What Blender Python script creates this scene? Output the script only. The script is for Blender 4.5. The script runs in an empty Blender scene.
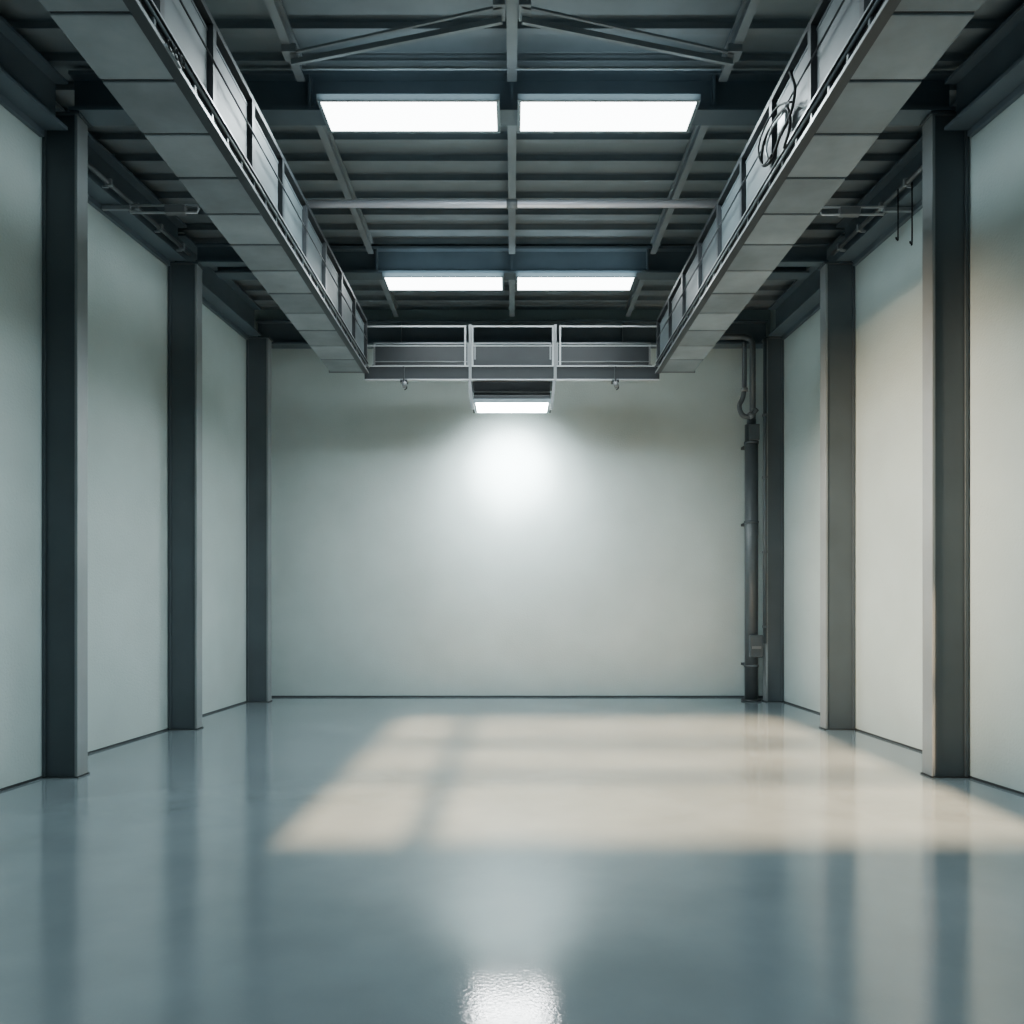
import bpy, bmesh, math, random
from mathutils import Vector, Matrix
random.seed(4)
C = bpy.context.scene.collection
E = 1.6   # eye height

# ---------------------------------------------------------------- materials
def mat(name, col, rough=0.5, metal=0.0, var=0.0, vscale=3.0, bump=0.0, bscale=60.0, emis=None, estr=0.0, stretch=(1,1,1), rvar=0.0, spec=0.5):
    m = bpy.data.materials.new(name); m.use_nodes = True
    nt = m.node_tree; b = nt.nodes['Principled BSDF']
    b.inputs['Base Color'].default_value = (*col, 1)
    b.inputs['Roughness'].default_value = rough
    b.inputs['Metallic'].default_value = metal
    b.inputs['Specular IOR Level'].default_value = spec
    g = nt.nodes.new('ShaderNodeNewGeometry')
    mp = nt.nodes.new('ShaderNodeMapping'); mp.inputs['Scale'].default_value = stretch
    nt.links.new(g.outputs['Position'], mp.inputs['Vector'])
    if var > 0 or rvar > 0:
        n = nt.nodes.new('ShaderNodeTexNoise'); n.inputs['Scale'].default_value = vscale; n.inputs['Detail'].default_value = 6
        nt.links.new(mp.outputs['Vector'], n.inputs['Vector'])
        if var > 0:
            r = nt.nodes.new('ShaderNodeValToRGB')
            r.color_ramp.elements[0].position = 0.3; r.color_ramp.elements[1].position = 0.7
            r.color_ramp.elements[0].color = (*[max(0, c*(1-var)) for c in col], 1)
            r.color_ramp.elements[1].color = (*[min(1, c*(1+var)) for c in col], 1)
            nt.links.new(n.outputs['Fac'], r.inputs['Fac']); nt.links.new(r.outputs['Color'], b.inputs['Base Color'])
        if rvar > 0:
            q = nt.nodes.new('ShaderNodeMapRange')
            q.inputs['To Min'].default_value = rough - rvar; q.inputs['To Max'].default_value = rough + rvar
            nt.links.new(n.outputs['Fac'], q.inputs['Value']); nt.links.new(q.outputs['Result'], b.inputs['Roughness'])
    if bump > 0:
        n2 = nt.nodes.new('ShaderNodeTexNoise'); n2.inputs['Scale'].default_value = bscale; n2.inputs['Detail'].default_value = 4
        nt.links.new(mp.outputs['Vector'], n2.inputs['Vector'])
        bp = nt.nodes.new('ShaderNodeBump'); bp.inputs['Strength'].default_value = bump; bp.inputs['Distance'].default_value = 0.01
        nt.links.new(n2.outputs['Fac'], bp.inputs['Height']); nt.links.new(bp.outputs['Normal'], b.inputs['Normal'])
    if emis:
        b.inputs['Emission Color'].default_value = (*emis, 1); b.inputs['Emission Strength'].default_value = estr
    return m

M = {}
M['wall'] = mat('painted_plaster', (0.365, 0.445, 0.445), 0.62, 0, 0.06, 1.3, 0.5, 45)
M['floor'] = mat('epoxy_floor', (0.14, 0.178, 0.195), 0.075, 0, 0.14, 1.1, 0.05, 60, rvar=0.02, spec=1.0)
M['deck'] = mat('roof_deck', (0.165, 0.20, 0.218), 0.6, 0.0, 0.12, 2)
M['purlin'] = mat('purlin_steel', (0.16, 0.192, 0.21), 0.5, 0.0, 0.12, 3)
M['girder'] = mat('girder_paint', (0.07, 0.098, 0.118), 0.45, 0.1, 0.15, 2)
M['beam'] = mat('beam_paint', (0.195, 0.225, 0.242), 0.45, 0.2, 0.1, 3)
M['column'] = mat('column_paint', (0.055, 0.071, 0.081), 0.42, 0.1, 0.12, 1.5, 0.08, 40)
M['flange_lit'] = mat('column_paint_lit', (0.19, 0.215, 0.226), 0.36, 0.1, 0.12, 1.5, 0.08, 40)  # column paint made lighter, so the inner flange looks lit
M['duct'] = mat('galvanised_sheet', (0.18, 0.205, 0.22), 0.5, 0.1, 0.24, 2.2, 0.3, 8)
M['duct2'] = mat('galvanised_sheet_dull', (0.135, 0.157, 0.17), 0.52, 0.1, 0.24, 2.2, 0.3, 8)
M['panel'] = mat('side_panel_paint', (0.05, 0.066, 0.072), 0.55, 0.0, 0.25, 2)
M['dark'] = mat('dark_steel', (0.022, 0.026, 0.03), 0.45, 0.3, 0.1, 4)
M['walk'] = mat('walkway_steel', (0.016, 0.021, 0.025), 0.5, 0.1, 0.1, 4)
M['rail'] = mat('rail_steel', (0.17, 0.185, 0.195), 0.4, 0.3)
M['bright'] = mat('bright_steel', (0.36, 0.385, 0.40), 0.32, 0.3)
M['lilac'] = mat('conduit_paint', (0.90, 0.88, 0.96), 0.2, 0.35)
M['pipe'] = mat('pipe_paint', (0.07, 0.085, 0.094), 0.36, 0.2, 0.1, 5)
M['rubber'] = mat('cable_rubber', (0.008, 0.009, 0.010), 0.7, spec=0.2)
M['base'] = mat('baseboard_dark', (0.02, 0.025, 0.028), 0.6)
M['lamp'] = mat('light_diffuser', (0.9, 0.95, 0.95), 0.4, emis=(0.93, 0.99, 1.0), estr=13)
M['worklamp'] = mat('work_light_diffuser', (0.9, 0.95, 0.95), 0.4, emis=(0.95, 1.0, 1.0), estr=90)
M['frame'] = mat('light_frame', (0.16, 0.20, 0.22), 0.4, 0.4)

# ---------------------------------------------------------------- mesh helpers
def box(bm, x0, x1, y0, y1, z0, z1):
    x0, x1 = min(x0, x1), max(x0, x1); y0, y1 = min(y0, y1), max(y0, y1); z0, z1 = min(z0, z1), max(z0, z1)
    v = [bm.verts.new(p) for p in ((x0,y0,z0),(x1,y0,z0),(x1,y1,z0),(x0,y1,z0),(x0,y0,z1),(x1,y0,z1),(x1,y1,z1),(x0,y1,z1))]
    for f in ((0,3,2,1),(4,5,6,7),(0,1,5,4),(1,2,6,5),(2,3,7,6),(3,0,4,7)):
        bm.faces.new([v[i] for i in f])
def skew(bm, xa0, xb0, y0, xa1, xb1, y1, z0, z1):
    v = [bm.verts.new(p) for p in ((xa0,y0,z0),(xb0,y0,z0),(xb1,y1,z0),(xa1,y1,z0),(xa0,y0,z1),(xb0,y0,z1),(xb1,y1,z1),(xa1,y1,z1))]
    for f in ((0,3,2,1),(4,5,6,7),(0,1,5,4),(1,2,6,5),(2,3,7,6),(3,0,4,7)):
        bm.faces.new([v[i] for i in f])
def tube(bm, pts, r, n=12, smooth=0):
    pts = [Vector(p) for p in pts]
    if smooth:
        q = []
        P = [pts[0]] + pts + [pts[-1]]
        for i in range(1, len(P)-2):
            for k in range(smooth):
                t = k/smooth; a, b, c, d = P[i-1], P[i], P[i+1], P[i+2]
                q.append(0.5*((2*b) + (c-a)*t + (2*a-5*b+4*c-d)*t*t + (3*b-a-3*c+d)*t**3))
        q.append(pts[-1]); pts = q
    rings = []; up = None
    for i, p in enumerate(pts):
        d = (pts[min(i+1, len(pts)-1)] - pts[max(i-1, 0)]).normalized()
        if up is None:
            up = Vector((0,0,1)) if abs(d.z) < 0.9 else Vector((1,0,0))
        s = d.cross(up)
        if s.length < 1e-5: s = d.cross(Vector((0,1,0)))
        s.normalize(); up = s.cross(d).normalized()
        rings.append([bm.verts.new(p + r*(math.cos(2*math.pi*k/n)*s + math.sin(2*math.pi*k/n)*up)) for k in range(n)])
    for a, b in zip(rings, rings[1:]):
        for k in range(n):
            f = bm.faces.new((a[k], a[(k+1)%n], b[(k+1)%n], b[k])); f.smooth = True
    bm.faces.new(rings[0][::-1]); bm.faces.new(rings[-1])
def bar(bm, p0, p1, w, h):
    p0, p1 = Vector(p0), Vector(p1); d = (p1-p0).normalized()
    up = Vector((0,0,1)) if abs(d.z) < 0.95 else Vector((0,1,0))
    s = d.cross(up).normalized(); u = s.cross(d).normalized()
    v = []
    for p in (p0, p1):
        for a, b in ((-1,-1),(1,-1),(1,1),(-1,1)):
            v.append(bm.verts.new(p + s*a*w/2 + u*b*h/2))
    for f in ((3,2,1,0),(4,5,6,7),(0,1,5,4),(1,2,6,5),(2,3,7,6),(3,0,4,7)):
        bm.faces.new([v[i] for i in f])
def ibeam_x(bm, x0, x1, y, z0, z1, w=0.18, tf=0.025, tw=0.02):
    box(bm, x0, x1, y-w/2, y+w/2, z0, z0+tf); box(bm, x0, x1, y-w/2, y+w/2, z1-tf, z1)
    box(bm, x0, x1, y-tw/2, y+tw/2, z0+tf, z1-tf)
def ibeam_y(bm, y0, y1, x, z0, z1, w=0.1, tf=0.018, tw=0.015):
    box(bm, x-w/2, x+w/2, y0, y1, z0, z0+tf); box(bm, x-w/2, x+w/2, y0, y1, z1-tf, z1)
    box(bm, x-tw/2, x+tw/2, y0, y1, z0+tf, z1-tf)
def obj(name, bm, m, parent=None, bevel=0.0):
    bmesh.ops.recalc_face_normals(bm, faces=bm.faces)
    if parent is None:
        xs = [v.co.x for v in bm.verts]; ys = [v.co.y for v in bm.verts]; zs = [v.co.z for v in bm.verts]
        org = Vector(((min(xs)+max(xs))/2, (min(ys)+max(ys))/2, min(zs)))
    else:
        org = parent.location.copy(); p = parent.parent
        while p: org += p.location; p = p.parent
    bmesh.ops.translate(bm, verts=bm.verts, vec=-org)
    me = bpy.data.meshes.new(name); bm.to_mesh(me); bm.free()
    me.materials.append(m)
    o = bpy.data.objects.new(name, me); C.objects.link(o)
    if parent: o.parent = parent
    else: o.location = org
    if bevel > 0:
        b = o.modifiers.new('bevel', 'BEVEL'); b.width = bevel; b.segments = 2; b.limit_method = 'ANGLE'
    return o
def B(): return bmesh.new()
def boxes(*bs):
    bm = B()
    for b in bs: box(bm, *b)
    return bm
def tubes(*ts, n=12, smooth=0):
    bm = B()
    for p, r in ts: tube(bm, p, r, n, smooth)
    return bm
def barm(*a):
    bm = B(); bar(bm, *a); return bm
def thing(name, label, cat, loc=(0,0,0), group=None):
    o = bpy.data.objects.new(name, None); C.objects.link(o); o.location = loc
    o.empty_display_size = 0.2
    o['label'] = label; o['category'] = cat
    if group: o['group'] = group
    return o
def tag(o, label, cat, group=None):
    o['label'] = label; o['category'] = cat
    if group: o['group'] = group
    return o
def struct(name, bm, m, parent=None, bevel=0):
    o = obj(name, bm, m, parent, bevel)
    if not parent: o['kind'] = 'structure'
    return o

# ---------------------------------------------------------------- room shell
R0, YB = -2.5, 13.6           # rear wall, back wall
ZC = 5.0 + E                  # roof deck
LW = [[(R0, -4.40), (6.4, -4.40), (7.40, -4.29)], [(7.40, -4.60), (10.16, -4.34)], [(10.16, -4.47), (12.95, -4.29), (YB, -4.29)]]
RW = [[(R0, 4.32), (6.2, 4.32), (7.40, 4.18)], [(7.40, 4.47), (10.16, 4.33)], [(10.16, 4.50), (12.95, 4.39), (YB, 4.39)]]
def wx(y, s, bay=None):
    for k, seg in enumerate(LW if s < 0 else RW):
        if bay is not None and k != bay: continue
        if seg[0][0] <= y <= seg[-1][0] or bay is not None:
            for (ya, xa), (yb, xb) in zip(seg, seg[1:]):
                if y <= yb: return xa + (xb-xa)*(y-ya)/(yb-ya)
            return seg[-1][1]
    return s*4.3
struct('floor', boxes((-5, 5, R0-0.3, YB+0.3, -0.2, 0)), M['floor'])
for nm, W, s in (('wall_left', LW, -1), ('wall_right', RW, 1)):
    bm = B()
    for seg in W:
        for (ya, xa), (yb, xb) in zip(seg, seg[1:]): skew(bm, xa, s*4.8, ya, xb, s*4.8, yb, 0, ZC)
    struct(nm, bm, M['wall'])
struct('wall_back', boxes((-4.8, 4.8, YB, YB+0.25, 0, ZC)), M['wall'])
WX0, WX1, WZ0, WZ1 = -1.54, 3.72, 3.47, 6.07
struct('wall_rear', boxes((-4.8, WX0, R0-0.12, R0, 0, ZC), (WX1, 4.8, R0-0.12, R0, 0, ZC),
                          (WX0, WX1, R0-0.12, R0, 0, WZ0), (WX0, WX1, R0-0.12, R0, WZ1, ZC)), M['wall'])
bm = B()
box(bm, -0.62-0.095, -0.62+0.095, R0-0.10, R0-0.03, WZ0, WZ1)
for zm in (4.37, 5.15): box(bm, WX0, WX1, R0-0.10, R0-0.03, zm-0.06, zm+0.06)
struct('window_1', bm, M['dark'])
bm = B(); prof = []
per = 0.41; y = 3.6 - 15*per
while y < YB + 0.2:
    prof += [(y, ZC-0.015), (y+0.17, ZC-0.015), (y+0.19, ZC+0.01), (y+0.39, ZC+0.01)]; y += per
a = [bm.verts.new((-4.8, p, q)) for p, q in prof]; b = [bm.verts.new((4.8, p, q)) for p, q in prof]
for i in range(len(prof)-1): bm.faces.new((a[i], a[i+1], b[i+1], b[i]))
box(bm, -4.8, 4.8, R0-0.12, YB+0.25, ZC+0.10, ZC+0.2)
struct('ceiling', bm, M['deck'])
for nm, W, s in (('baseboard_left', LW, 1), ('baseboard_right', RW, -1)):
    bm = B()
    for seg in W:
        for (ya, xa), (yb, xb) in zip(seg, seg[1:]): skew(bm, xa, xa+s*0.012, ya, xb, xb+s*0.012, yb, 0, 0.02)
    struct(nm, bm, M['base'])
struct('baseboard_back', boxes((-4.27, 4.37, YB-0.012, YB, 0, 0.025)), M['base'])

# ---------------------------------------------------------------- columns
cols = [
 (-1, 7.31, 3.97, 4.295, 4.49, 'nearest dark steel column on the left wall'),
 (-1, 10.08, 3.97, 4.33, 4.30, 'middle dark steel column of the left wall'),
 (-1, 12.90, 3.93, 4.285, 4.30, 'far dark steel column in the left back corner'),
 (1, 7.31, 3.84, 4.175, 4.49, 'nearest dark steel column on the right wall'),
 (1, 10.08, 3.95, 4.325, 4.30, 'middle dark steel column of the right wall'),
 (1, 12.90, 4.10, 4.385, 4.30, 'far dark steel column in the right back corner beside the pipes')]
for s, y, xi, xo, top, lab in cols:
    t = thing('steel_column', lab, 'column', (s*(xi+xo)/2, y+0.1, 0), 'steel columns along the side walls')
    z1 = top + E - 0.025
    d = 0.18
    obj('inner_flange', boxes((s*xi, s*(xi+0.03), y, y+d, 0.012, z1)), M['flange_lit'], t, 0.006)
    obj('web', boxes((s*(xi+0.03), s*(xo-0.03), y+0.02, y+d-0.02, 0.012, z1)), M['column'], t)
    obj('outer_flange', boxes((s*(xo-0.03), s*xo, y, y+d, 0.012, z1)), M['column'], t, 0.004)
    obj('cap_plate', boxes((s*(xi-0.02), s*xo, y-0.01, y+d+0.01, z1, z1+0.02)), M['column'], t)
    obj('base_plate', boxes((s*(xi-0.012), s*xo, y-0.012, y+d+0.012, 0, 0.012)), M['base'], t)

# ---------------------------------------------------------------- roof steel
G = [(7.42, 4.50, 4.86, 4.05, 'deep dark cross girder above the nearer pair of ceiling lights'),
     (11.02, 4.50, 4.86, 4.05, 'deep dark cross girder above the farther pair of ceiling lights'),
     (13.40, 4.30, 4.70, 4.25, 'deep dark cross girder along the top of the back wall')]
for y, z0, z1, xe_, lab in G:
    t = thing('cross_girder', lab, 'beam', (0, y, z0+E))
    xl, xr = -xe_, xe_
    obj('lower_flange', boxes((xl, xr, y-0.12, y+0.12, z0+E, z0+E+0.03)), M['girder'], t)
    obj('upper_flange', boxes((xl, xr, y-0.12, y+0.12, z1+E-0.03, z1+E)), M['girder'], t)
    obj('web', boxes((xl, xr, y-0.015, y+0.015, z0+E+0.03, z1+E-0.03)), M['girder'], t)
    for x in (-3.2, -1.85, 0, 1.85, 3.2):
        obj('stiffener', boxes((x-0.01, x+0.01, y-0.11, y-0.015, z0+E+0.03, z1+E-0.03)), M['girder'], t)
for s, y, xi, xo, top, lab in cols[1:2] + cols[4:5]:
    side = 'left' if s < 0 else 'right'
    bm = B(); xs = sorted((s*2.62, s*4.0))
    ibeam_x(bm, xs[0], xs[1], y+0.1, 4.31+E, 4.55+E, 0.14)
    tag(obj('bracket_beam', bm, M['girder']), f'short dark beam from the middle {side} column to the duct', 'beam')
y = 3.6
while y < 13.3:
    bm = B()
    xl, xr = wx(y, -1)+0.02, wx(y, 1)-0.02
    box(bm, xl, xr, y-0.02, y+0.02, 4.925+E, ZC-0.015); box(bm, xl, xr, y-0.035, y+0.035, 4.915+E, 4.925+E)
    tag(obj('roof_purlin', bm, M['purlin']), 'thin grey purlin running across under the dark corrugated roof', 'purlin', 'roof purlins')
    y += 0.41
segs = [(3.4, 7.29, 'in front of the nearer lights'), (7.55, 10.89, 'between the two pairs of lights'), (11.15, 13.27, 'behind the farther lights')]
for x, w, side in ((-1.92, 0.075, 'left'), (0, 0.09, 'centre'), (1.92, 0.075, 'right')):
    for y0, y1, where in segs:
        bm = B(); ibeam_y(bm, y0, y1, x, 4.75+E, 4.914+E, w)
        tag(obj('roof_beam', bm, M['beam']), f'grey {side} lengthwise roof beam {where}', 'beam')
for s, side in ((-1, 'left'), (1, 'right')):
    t = thing('roof_brace', f'slanting grey double brace {side} of the centre roof beam', 'brace', (s*0.95, 6.35, 4.6+E))
    obj('brace_bar', barm((s*0.08, 6.40, 4.66+E), (s*1.90, 6.90, 4.66+E), 0.03, 0.045), M['beam'], t)
    obj('tie_rod', barm((s*0.08, 6.30, 4.70+E), (s*1.90, 6.84, 4.70+E), 0.02, 0.02), M['beam'], t)
    obj('gusset_plate', boxes((s*0.055, s*0.15, 6.27, 6.45, 4.69+E, 4.76+E)), M['beam'], t)
    obj('gusset_plate', boxes((s*1.84, s*1.96, 6.80, 6.93, 4.69+E, 4.76+E)), M['beam'], t)
zp, yp = 4.40+E, 8.82
t = thing('ceiling_pipe', 'pale lilac grey pipe running across below the roof between both ducts', 'pipe', (0, yp, zp))
obj('pipe', tubes(([(-2.45, yp, zp), (2.45, yp, zp)], 0.042), n=16), M['lilac'], t)
for x in (-2.32, 2.32):
    obj('support_leg', boxes((x-0.025, x+0.025, yp-0.025, yp+0.025, 4.0+E, zp-0.03)), M['dark'], t)
obj('coupling', tubes(([(-0.06, yp, zp), (0.06, yp, zp)], 0.052), n=16), M['rail'], t)

for W, s, side in ((LW, -1, 'left'), (RW, 1, 'right')):
    yy = [(3.4, 7.28), (7.52, 10.06), (10.29, 12.88)]
    for k, (a0, a1), where in zip(range(3), yy, ('in front of the nearest column', 'between the nearest and middle columns', 'between the middle and far columns')):
        xa, xb = wx(a0, s, k), wx(a1, s, k)
        t = thing('eaves_beam', f'dark beam along the {side} wall top {where}', 'beam', (xa-s*0.15, a0, 4.3+E))
        z0 = 4.30+E
        def sk(d0, d1, za, zb):
            bm = B()
            ys = [a0] + [p[0] for p in W[k] if a0 < p[0] < a1] + [a1]
            for u, v in zip(ys, ys[1:]):
                xu, xv = wx(u, s, k), wx(v, s, k)
                skew(bm, xu-s*d0, xu-s*d1, u, xv-s*d0, xv-s*d1, v, za, zb)
            return bm
        obj('lower_flange', sk(0.005, 0.26, z0, z0+0.03), M['girder'], t)
        obj('web', sk(0.12, 0.15, z0+0.03, z0+0.42), M['girder'], t)
        obj('upper_flange', sk(0.005, 0.26, z0+0.42, z0+0.45), M['girder'], t)
        obj('ledge_angle', sk(0.005, 0.05, z0-0.06, z0), M['girder'], t)

# ---------------------------------------------------------------- ceiling lights
def ceiling_light(x0, x1, y0, label, en, spill, h=4.45):
    y1 = y0 + 0.44; z = h + E; xm = (x0+x1)/2
    t = thing('ceiling_light', label, 'light', (xm, (y0+y1)/2, z), 'rectangular ceiling lights')
    e = 0.03
    bm = B()
    box(bm, x0-e, x1+e, y0-e, y0, z-0.005, z+0.05); box(bm, x0-e, x1+e, y1, y1+e, z-0.005, z+0.05)
    box(bm, x0-e, x0, y0, y1, z-0.005, z+0.05); box(bm, x1, x1+e, y0, y1, z-0.005, z+0.05)
    obj('frame', bm, M['frame'], t)
    obj('housing', boxes((x0-e+0.01, x1+e-0.01, y0-e+0.01, y1+e-0.01, z+0.01, z+0.045)), M['frame'], t)
    obj('diffuser', boxes((x0, x1, y0, y1, z, z+0.008)), M['lamp'], t)
    ld = bpy.data.lights.new('panel_lamp', 'AREA'); ld.shape = 'RECTANGLE'; ld.size = x1-x0; ld.size_y = 0.44
    ld.energy = en; ld.color = (0.82, 0.965, 1.0)
    lo = bpy.data.objects.new('panel_lamp', ld); C.objects.link(lo); lo.location = (xm, (y0+y1)/2, z-0.012)
    for yy_, rx, pw in ((y0-0.10, 180-25, spill[0]), (y1+0.10, 180+25, spill[1])):
        if pw <= 0: continue
        lu = bpy.data.lights.new('spill_fill', 'AREA'); lu.shape = 'RECTANGLE'; lu.size = x1-x0; lu.size_y = 0.10  # added fill without fixture, imitates panel glow on the roof deck
        lu.energy = pw; lu.color = (0.74, 0.92, 1.0)
        lo = bpy.data.objects.new('spill_fill', lu); C.objects.link(lo); lo.location = (xm, yy_, z+0.02)
        lo.rotation_euler = (math.radians(rx), 0, 0)
ceiling_light(-1.70, -0.14, 7.10, 'large white ceiling light left of the centre beam, nearer pair', 155, (3, 10))
ceiling_light(0.08, 1.64, 7.10, 'large white ceiling light right of the centre beam, nearer pair', 155, (3, 10))
ceiling_light(-1.74, -0.14, 10.93, 'small looking white ceiling light left of the centre beam, farther pair', 16, (4, 0))
ceiling_light(0.08, 1.67, 10.93, 'small looking white ceiling light right of the centre beam, farther pair', 16, (4, 0))

# ---------------------------------------------------------------- ducts
YD0, YD1 = 3.9, 11.43
for s, side in ((-1, 'left'), (1, 'right')):
    t = thing('ventilation_duct', f'long grey sheet metal duct hanging along the {side} side of the roof', 'duct', (s*2.35, (YD0+YD1)/2, 3.3+E))
    xi, xo = 2.12, 2.60
    z0, z1 = 3.30+E, 4.02+E
    n = 13; L = (YD1-YD0)/n
    for i in range(n):
        a, b = YD0+i*L, YD0+(i+1)*L
        obj('duct_section', boxes((s*xi, s*xo, a+0.012, b-0.012, z0, z1-0.03)), M['duct'] if i % 2 else M['duct2'], t, 0.010)
        obj('joint', boxes((s*(xi+0.01), s*(xo-0.01), b-0.012, b+0.012, z0+0.012, z1-0.04)), M['dark'], t)
        if i % 3 == 0:
            obj('hanger', boxes((s*(xo-0.045), s*(xo-0.02), b-0.015, b+0.015, z1-0.04, 4.915+E)), M['dark'], t)
    n2 = 9; L2 = (YD1-YD0)/n2
    for i in range(n2):
        a, b = YD0+i*L2, YD0+(i+1)*L2
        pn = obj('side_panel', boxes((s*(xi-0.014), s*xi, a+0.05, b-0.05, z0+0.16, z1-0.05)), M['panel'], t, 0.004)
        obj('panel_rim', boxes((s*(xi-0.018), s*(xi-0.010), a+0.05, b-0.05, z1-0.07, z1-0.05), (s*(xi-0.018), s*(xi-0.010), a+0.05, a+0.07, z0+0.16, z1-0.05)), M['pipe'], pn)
        obj('upright', boxes((s*(xi-0.05), s*(xi+0.02), b-0.03, b+0.03, z0+0.13, z1)), M['dark'], t)
    ch = obj('edge_channel', boxes((s*(xi-0.07), s*xi, YD0, YD1, z0-0.02, z0), (s*(xi-0.02), s*xi, YD0, YD1, z0, z0+0.12), (s*(xi-0.07), s*xi, YD0, YD1, z0+0.12, z0+0.13)), M['dark'], t)
    obj('edge_lip', boxes((s*(xi-0.074), s*(xi-0.07), YD0, YD1, z0-0.022, z0+0.002), (s*(xi-0.074), s*(xi-0.07), YD0, YD1, z0+0.118, z0+0.132)), M['rail'], ch)
    obj('top_rail', boxes((s*(xi-0.05), s*(xi+0.02), YD0, YD1, z1-0.01, z1+0.03)), M['dark'], t)
    obj('guide_rod', tubes(([(s*(xi-0.055), YD0, z0+0.45), (s*(xi-0.055), YD1, z0+0.45)], 0.007), n=8), M['dark'], t)
    for i in range(24):
        yb = YD0+0.15+i*0.3
        obj('bolt', boxes((s*(xi-0.045), s*(xi-0.02), yb-0.014, yb+0.014, z0+0.03, z0+0.10)), M['pipe'], t)
    obj('end_cap', boxes((s*(xi-0.02), s*(xo+0.02), YD1, YD1+0.02, z0-0.01, z1)), M['duct2'], t, 0.004)
    tag(obj('conduit', tubes(([(s*(xi-0.0835), YD0, z0+0.05), (s*(xi-0.0835), YD1-0.05, z0+0.05)], 0.010), n=8), M['pipe']),
        f'thin dark conduit running along the inner edge of the {side} duct', 'conduit')

t = thing('cable_bundle', 'looped black cables hanging over the inner side of the right duct', 'cable', (2.0, 6.6, 3.9+E))
def yz(px, py, X):
    Y = X*800/(px-512); return Y, (603-py)*Y/800+E
X = 2.02
def P(px, py, dx=0): Y, Z = yz(px, py, X); return (X+dx, Y, Z)
obj('cable_loop', tubes(([P(790,72), P(795,88), P(791,112), P(780,137), P(770,162), P(762,164), P(764,142), P(775,120), P(787,108), P(790,125), P(784,148)], 0.011), n=8, smooth=6), M['rubber'], t)
obj('cable_loop', tubes(([P(794,102,-0.02), P(780,107,-0.02), P(768,126,-0.02), P(761,148,-0.02), P(765,165,-0.02), P(774,155,-0.02)], 0.008), n=8, smooth=6), M['rubber'], t)
obj('cable_loop', tubes(([P(788,112,-0.03), P(776,128,-0.03), P(770,148,-0.03), P(772,158,-0.03)], 0.008), n=8, smooth=6), M['rail'], t)
Y, Z = yz(780, 120, X)
obj('junction_box', boxes((2.03, 2.065, Y-0.08, Y+0.08, Z-0.07, Z+0.08)), M['rail'], t, 0.006)
t = thing('cable_coil', 'small black cable coil clipped to the left duct edge', 'cable', (-2.05, 4.75, 3.3+E))
bm = B()
for q in range(3):
    tube(bm, [(-2.028+0.006*q, 4.75+0.07*q+0.035*math.cos(u*math.pi/6), 3.31+E+0.03*math.sin(u*math.pi/6)) for u in range(13)], 0.005, 8)
obj('coil', bm, M['rubber'], t)
obj('clip', boxes((-2.0465, -2.03, 4.72, 4.92, 3.285+E, 3.30+E)), M['beam'], t)

# ---------------------------------------------------------------- walkway across
t = thing('maintenance_walkway', 'grey railed steel walkway bridging the ends of both ducts', 'walkway', (0, 11.6, 3.2+E))
yf, yr = 11.50, 12.25
xe = 2.12
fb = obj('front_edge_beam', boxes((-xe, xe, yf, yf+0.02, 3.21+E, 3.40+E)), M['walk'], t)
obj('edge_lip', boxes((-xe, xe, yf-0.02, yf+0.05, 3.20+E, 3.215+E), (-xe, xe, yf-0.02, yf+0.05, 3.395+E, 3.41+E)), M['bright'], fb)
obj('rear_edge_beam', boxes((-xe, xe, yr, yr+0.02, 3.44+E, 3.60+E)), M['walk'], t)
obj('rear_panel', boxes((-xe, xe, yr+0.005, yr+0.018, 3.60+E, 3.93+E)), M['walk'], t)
bm = B()
for i in range(43):
    x = -2.1+i*0.1; box(bm, x-0.02, x+0.02, yf+0.05, yr, 3.42+E, 3.44+E)
for i in range(5): box(bm, -xe, xe, yf+0.1+i*0.14, yf+0.115+i*0.14, 3.41+E, 3.42+E)
obj('deck_grating', bm, M['dark'], t)
for x0, x1 in ((-2.12, -0.66), (-0.58, 0.60), (0.68, 2.12)):
    for yy_, m_ in ((yf, M['bright']), (yr, M['rail'])):
        bm = B()
        box(bm, x0, x1, yy_-0.009, yy_+0.009, 3.965+E, 3.985+E)
        box(bm, x0, x1, yy_-0.006, yy_+0.006, 3.69+E, 3.702+E)
        obj('handrail', bm, m_, t)
        for x in (x0+0.012, x1-0.012):
            obj('rail_post', boxes((x-0.012, x+0.012, yy_-0.012, yy_+0.012, 3.40+E, 3.985+E)), m_, t)
for x in (-0.60, 0.62):
    obj('centre_post', boxes((x-0.02, x+0.02, yf-0.045, yf-0.015, 3.20+E, 3.99+E)), M['rail'], t)
obj('toe_board', boxes((-0.56, 0.58, yf, yf+0.012, 3.41+E, 3.50+E)), M['walk'], t)
obj('under_frame', boxes((-0.64, -0.58, yf+0.02, yr, 3.22+E, 3.40+E), (0.58, 0.64, yf+0.02, yr, 3.22+E, 3.40+E), (-0.58, 0.58, yr-0.05, yr, 3.22+E, 3.41+E)), M['walk'], t)
t = thing('hanging_work_light', 'bright strip work light hung under the middle of the walkway', 'light', (0, 11.75, 2.88+E))
for s in (-1, 1):
    obj('hanger_arm', barm((s*0.61, yf-0.03, 3.19+E), (s*0.56, yf-0.03, 2.78+E), 0.04, 0.04), M['rail'], t)
    obj('hanger_arm', barm((s*0.61, 12.15, 3.19+E), (s*0.57, 12.12, 2.88+E), 0.03, 0.03), M['walk'], t)
obj('housing', boxes((-0.55, 0.55, yf, 12.1, 2.90+E, 2.99+E)), M['walk'], t, 0.01)
obj('back_plate', boxes((-0.58, 0.58, 12.10, 12.12, 2.90+E, 3.19+E)), M['walk'], t)
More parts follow.
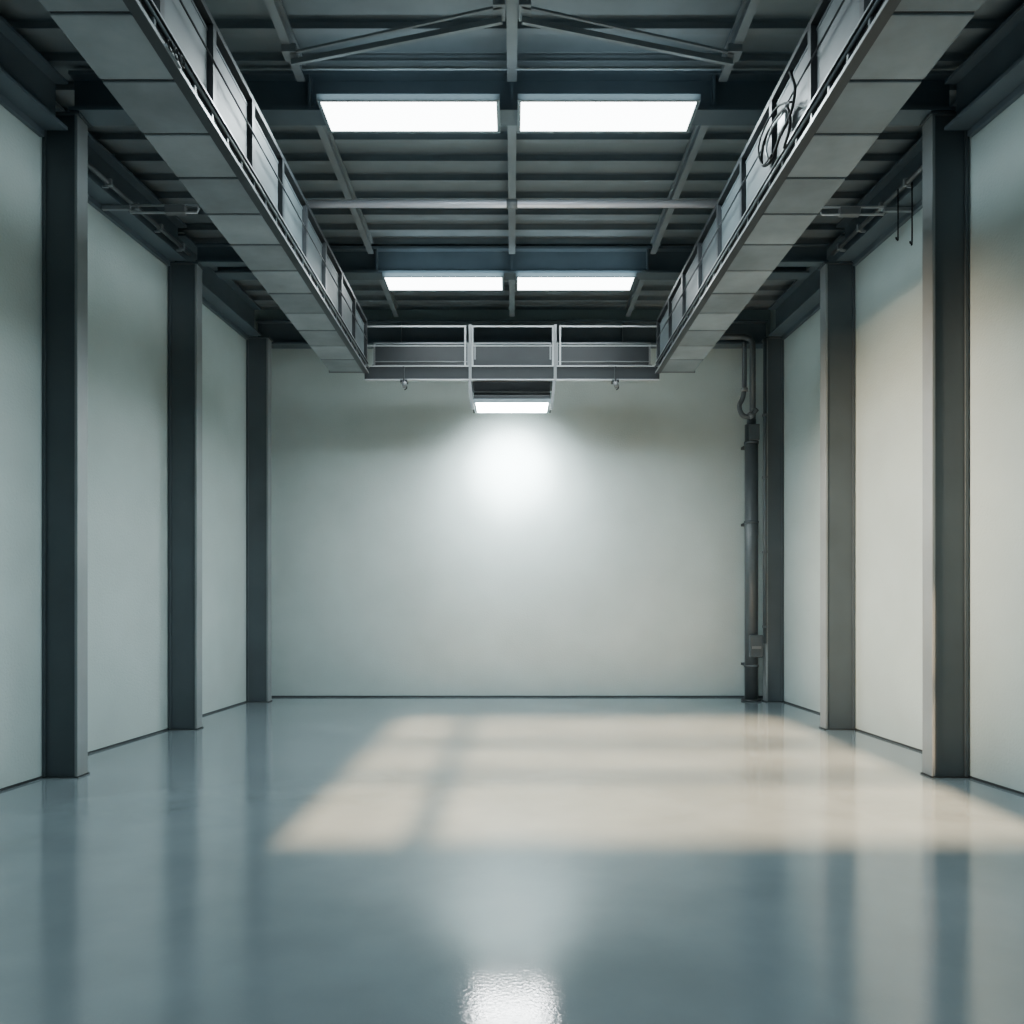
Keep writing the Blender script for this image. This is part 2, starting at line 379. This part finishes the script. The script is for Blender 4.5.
obj('frame', boxes((-0.56, 0.56, yf-0.02, yf, 2.875+E, 2.93+E), (-0.56, 0.56, 12.10, 12.12, 2.875+E, 2.90+E), (-0.56, -0.52, yf, 12.1, 2.875+E, 2.9+E), (0.52, 0.56, yf, 12.1, 2.875+E, 2.9+E)), M['frame'], t)
obj('diffuser', boxes((-0.52, 0.52, yf+0.01, 12.09, 2.885+E, 2.899+E)), M['worklamp'], t)
for x, side in ((-1.55, 'left'), (1.48, 'right')):
    t = thing('clamp_spotlight', f'small spotlight clipped under the {side} half of the walkway', 'spotlight', (x, yf, 3.1+E))
    obj('clamp', boxes((x-0.05, x+0.05, yf-0.06, yf+0.06, 3.16+E, 3.198+E), (x-0.012, x+0.012, yf-0.07, yf-0.05, 3.10+E, 3.38+E)), M['dark'], t)
    obj('lamp_head', tubes(([(x, yf-0.03, 3.17+E), (x+0.02, yf-0.06, 3.09+E)], 0.036), n=14), M['rail'], t)
    obj('hook', tubes(([(x+0.03, yf-0.05, 3.15+E), (x+0.045, yf-0.05, 3.08+E), (x+0.01, yf-0.05, 3.05+E)], 0.008), n=8, smooth=4), M['dark'], t)

# ---------------------------------------------------------------- side bay fixtures
for s, x0, x1, yv, side in ((-1, -4.12, -3.40, 8.64, 'left'), (1, 3.36, 4.03, 8.68, 'right')):
    t = thing('strut_clamp', f'grey double rod fitting under the roof beside the nearest {side} column', 'fitting', ((x0+x1)/2, yv, 4.28+E))
    z = 4.255+E
    obj('rod', tubes(([(x0, yv, z+0.04), (x0-0.015, yv, z), (x0, yv, z-0.04), (x1, yv, z-0.04), (x1+0.015, yv, z), (x1, yv, z+0.04), (x0, yv, z+0.04)], 0.013), n=8), M['bright'], t)
    xm = x0+0.45*(x1-x0) if s > 0 else x0+0.68*(x1-x0)
    obj('clamp_block', boxes((xm-0.11, xm+0.11, yv-0.04, yv+0.04, z-0.055, z+0.03)), M['rail'], t, 0.006)
    xw = wx(yv, s, 1)
    xt = x0 if s < 0 else x1
    obj('mounting_arm', boxes((xt, xw-s*0.06, yv-0.02, yv+0.02, z-0.01, z+0.03)), M['beam'], t)
for s, side in ((-1, 'left'), (1, 'right')):
    f = lambda yq, dd=0.33: wx(yq, s, 1)-s*dd
    t = thing('service_pipe', f'thin service pipe with brackets below the roof along the {side} wall', 'pipe', (f(8.8), 8.8, 4.34+E))
    obj('pipe', tubes(([(f(7.6), 7.6, 4.36+E), (f(10.0), 10.0, 4.36+E)], 0.026), n=12), M['pipe'], t)
    for q in range(5):
        yq = 7.8+q*0.5
        obj('bracket', boxes((f(yq)-0.032, f(yq)+0.032, yq-0.02, yq+0.02, 4.325+E, 4.40+E)), M['beam'], t)
        obj('bracket_arm', boxes((f(yq), f(yq, 0.265), yq-0.012, yq+0.012, 4.31+E, 4.328+E)), M['beam'], t)
for px, y1_, lab in ((898, 240, 'left one of two black hooks hanging beside the nearest right column'), (912, 244, 'right one of two black hooks hanging beside the nearest right column')):
    Yh = 8.2; x = (px-512)*Yh/800; za = (4.31 if px > 900 else 4.24)+E; zb = (603-y1_)*Yh/800+E
    tag(obj('hanging_hook', tubes(([(x, Yh, za), (x, Yh, zb+0.035), (x-0.008, Yh, zb+0.008), (x-0.018, Yh, zb+0.012), (x-0.02, Yh, zb+0.03)], 0.008), n=8, smooth=4), M['rubber']), lab, 'hook')

# ---------------------------------------------------------------- pipes by the back wall
px_, py_ = 3.92, 13.10
t = thing('drain_pipe', 'thick dark vertical pipe standing in the right back corner', 'pipe', (px_, py_, 0))
zt = (603-425)*13.1/800+E
obj('main_pipe', tubes(([(px_, py_, 0.0), (px_, py_, zt)], 0.108), n=20), M['pipe'], t)
obj('floor_flange', tubes(([(px_, py_, 0), (px_, py_, 0.03)], 0.16), n=24), M['dark'], t)
for z in (0.55, 2.9, 4.2):
    obj('collar', tubes(([(px_, py_, z), (px_, py_, z+0.04)], 0.118), n=20), M['column'], t)
    obj('wall_bracket', boxes((px_-0.03, px_+0.03, py_+0.09, YB-0.001, z, z+0.04)), M['dark'], t)
obj('reducer', tubes(([(px_, py_, zt), (px_, py_, zt+0.09)], 0.075), n=16), M['pipe'], t)
obj('upper_pipe', tubes(([(px_+0.02, py_, zt+0.08), (px_+0.02, py_, 5.84), (px_-0.03, py_, 5.93), (px_-0.13, py_, 5.96), (3.3, py_, 5.96)], 0.05), n=12), M['pipe'], t)
v = obj('valve_box', boxes((px_-0.07, px_+0.14, py_-0.18, py_-0.09, 0.72, 1.08)), M['column'], t, 0.012)
obj('valve_lever', boxes((px_-0.04, px_+0.10, py_-0.20, py_-0.18, 0.86, 0.90)), M['rail'], v)
obj('clamp_box', boxes((px_-0.07, px_+0.09, py_-0.16, py_-0.07, 4.24, 4.50)), M['column'], t, 0.012)
t = thing('bypass_pipe', 'thinner dark pipe bending into the top of the thick corner pipe', 'pipe', (3.74, 12.9, 4.5))
yb_ = 12.88
obj('pipe', tubes(([(3.94, yb_, 4.72), (3.81, yb_, 4.60), (3.70, yb_, 4.64), (3.66, yb_, 4.78), (3.72, yb_, 4.92), (3.74, yb_, 5.2), (3.74, yb_, 5.80)], 0.04), n=12, smooth=5), M['pipe'], t)
obj('elbow_collar', tubes(([(3.74, yb_, 5.0), (3.74, yb_, 5.06)], 0.055), n=12), M['rail'], t)
obj('elbow_collar', tubes(([(3.81, yb_, 4.60), (3.86, yb_, 4.64)], 0.055), n=12), M['rail'], t)
t = thing('electrical_conduit', 'slim vertical conduit just right of the thick corner pipe', 'conduit', (4.06, 12.86, 1.0))
obj('tube', tubes(([(4.066, 12.86, 0.95), (4.066, 12.86, 5.85)], 0.028), n=10), M['column'], t)
for z in (1.2, 2.4, 3.6, 4.6):
    obj('clip', boxes((4.034, 4.098, 12.83, 12.90, z, z+0.04)), M['pipe'], t)

# ---------------------------------------------------------------- lights
def area(name, loc, target, sx, sy, e, col, spread=180):
    ld = bpy.data.lights.new(name, 'AREA'); ld.shape = 'RECTANGLE'; ld.size = sx; ld.size_y = sy; ld.energy = e; ld.color = col
    ld.spread = math.radians(spread)
    o = bpy.data.objects.new(name, ld); C.objects.link(o); o.location = loc
    o.rotation_euler = (Vector(target)-Vector(loc)).to_track_quat('-Z', 'Y').to_euler(); return o
def spot(name, loc, target, e, col, ang, blend, rad):
    ld = bpy.data.lights.new(name, 'SPOT'); ld.energy = e; ld.color = col; ld.spot_size = math.radians(ang); ld.spot_blend = blend; ld.shadow_soft_size = rad
    o = bpy.data.objects.new(name, ld); C.objects.link(o); o.location = loc
    o.rotation_euler = (Vector(target)-Vector(loc)).to_track_quat('-Z', 'Y').to_euler(); return o
spot('work_spot', (0, 12.17, 2.72+E), (0, 13.6, 3.40), 260, (0.90, 1.0, 0.99), 128, 1.0, 0.15)
spot('work_spot_middle', (0, 12.17, 2.70+E), (0, 13.6, 3.70), 600, (0.92, 1.0, 1.0), 96, 1.0, 0.12)
spot('work_spot_core', (0, 12.17, 2.65+E), (0, 13.6, 3.86), 1300, (0.95, 1.0, 1.0), 62, 1.0, 0.10)
for x in (-0.92, 0.92):
    area('front_fill', (x, 3.3, 6.04), (x, 3.301, 0), 1.56, 0.44, 62, (0.82, 0.965, 1.0))  # added fill for the front of the hall, no fixture there
area('bounce_fill', (0, 7.8, 0.04), (0, 7.801, 5), 6.0, 7.5, 70, (0.66, 0.88, 1.0))  # added upward fill, stands in for light bounced off the floor
spot('warm_wall_fill', (-3.7, 5.6, 4.2), (4.4, 8.9, 2.3), 6600, (1.0, 0.76, 0.53), 42, 1.0, 0.35)  # added spot without fixture, warms the right wall
sd = bpy.data.lights.new('sun', 'SUN'); sd.energy = 62; sd.color = (1.0, 0.65, 0.37); sd.angle = math.radians(2.0)
so = bpy.data.objects.new('sun', sd); C.objects.link(so)
so.rotation_euler = Vector((0, 1, -0.44)).to_track_quat('-Z', 'Y').to_euler()
w = bpy.data.worlds.new('world'); bpy.context.scene.world = w; w.use_nodes = True
w.node_tree.nodes['Background'].inputs['Color'].default_value = (0.55, 0.72, 0.85, 1)
w.node_tree.nodes['Background'].inputs['Strength'].default_value = 0.3

# ---------------------------------------------------------------- camera
cd = bpy.data.cameras.new('camera'); cam = bpy.data.objects.new('camera', cd); C.objects.link(cam)
cam.location = (0, 0, E); cam.rotation_euler = (math.radians(90), 0, 0)
cd.sensor_width = 36; cd.lens = 800/1024*36; cd.shift_y = 91/1024
bpy.context.scene.camera = cam
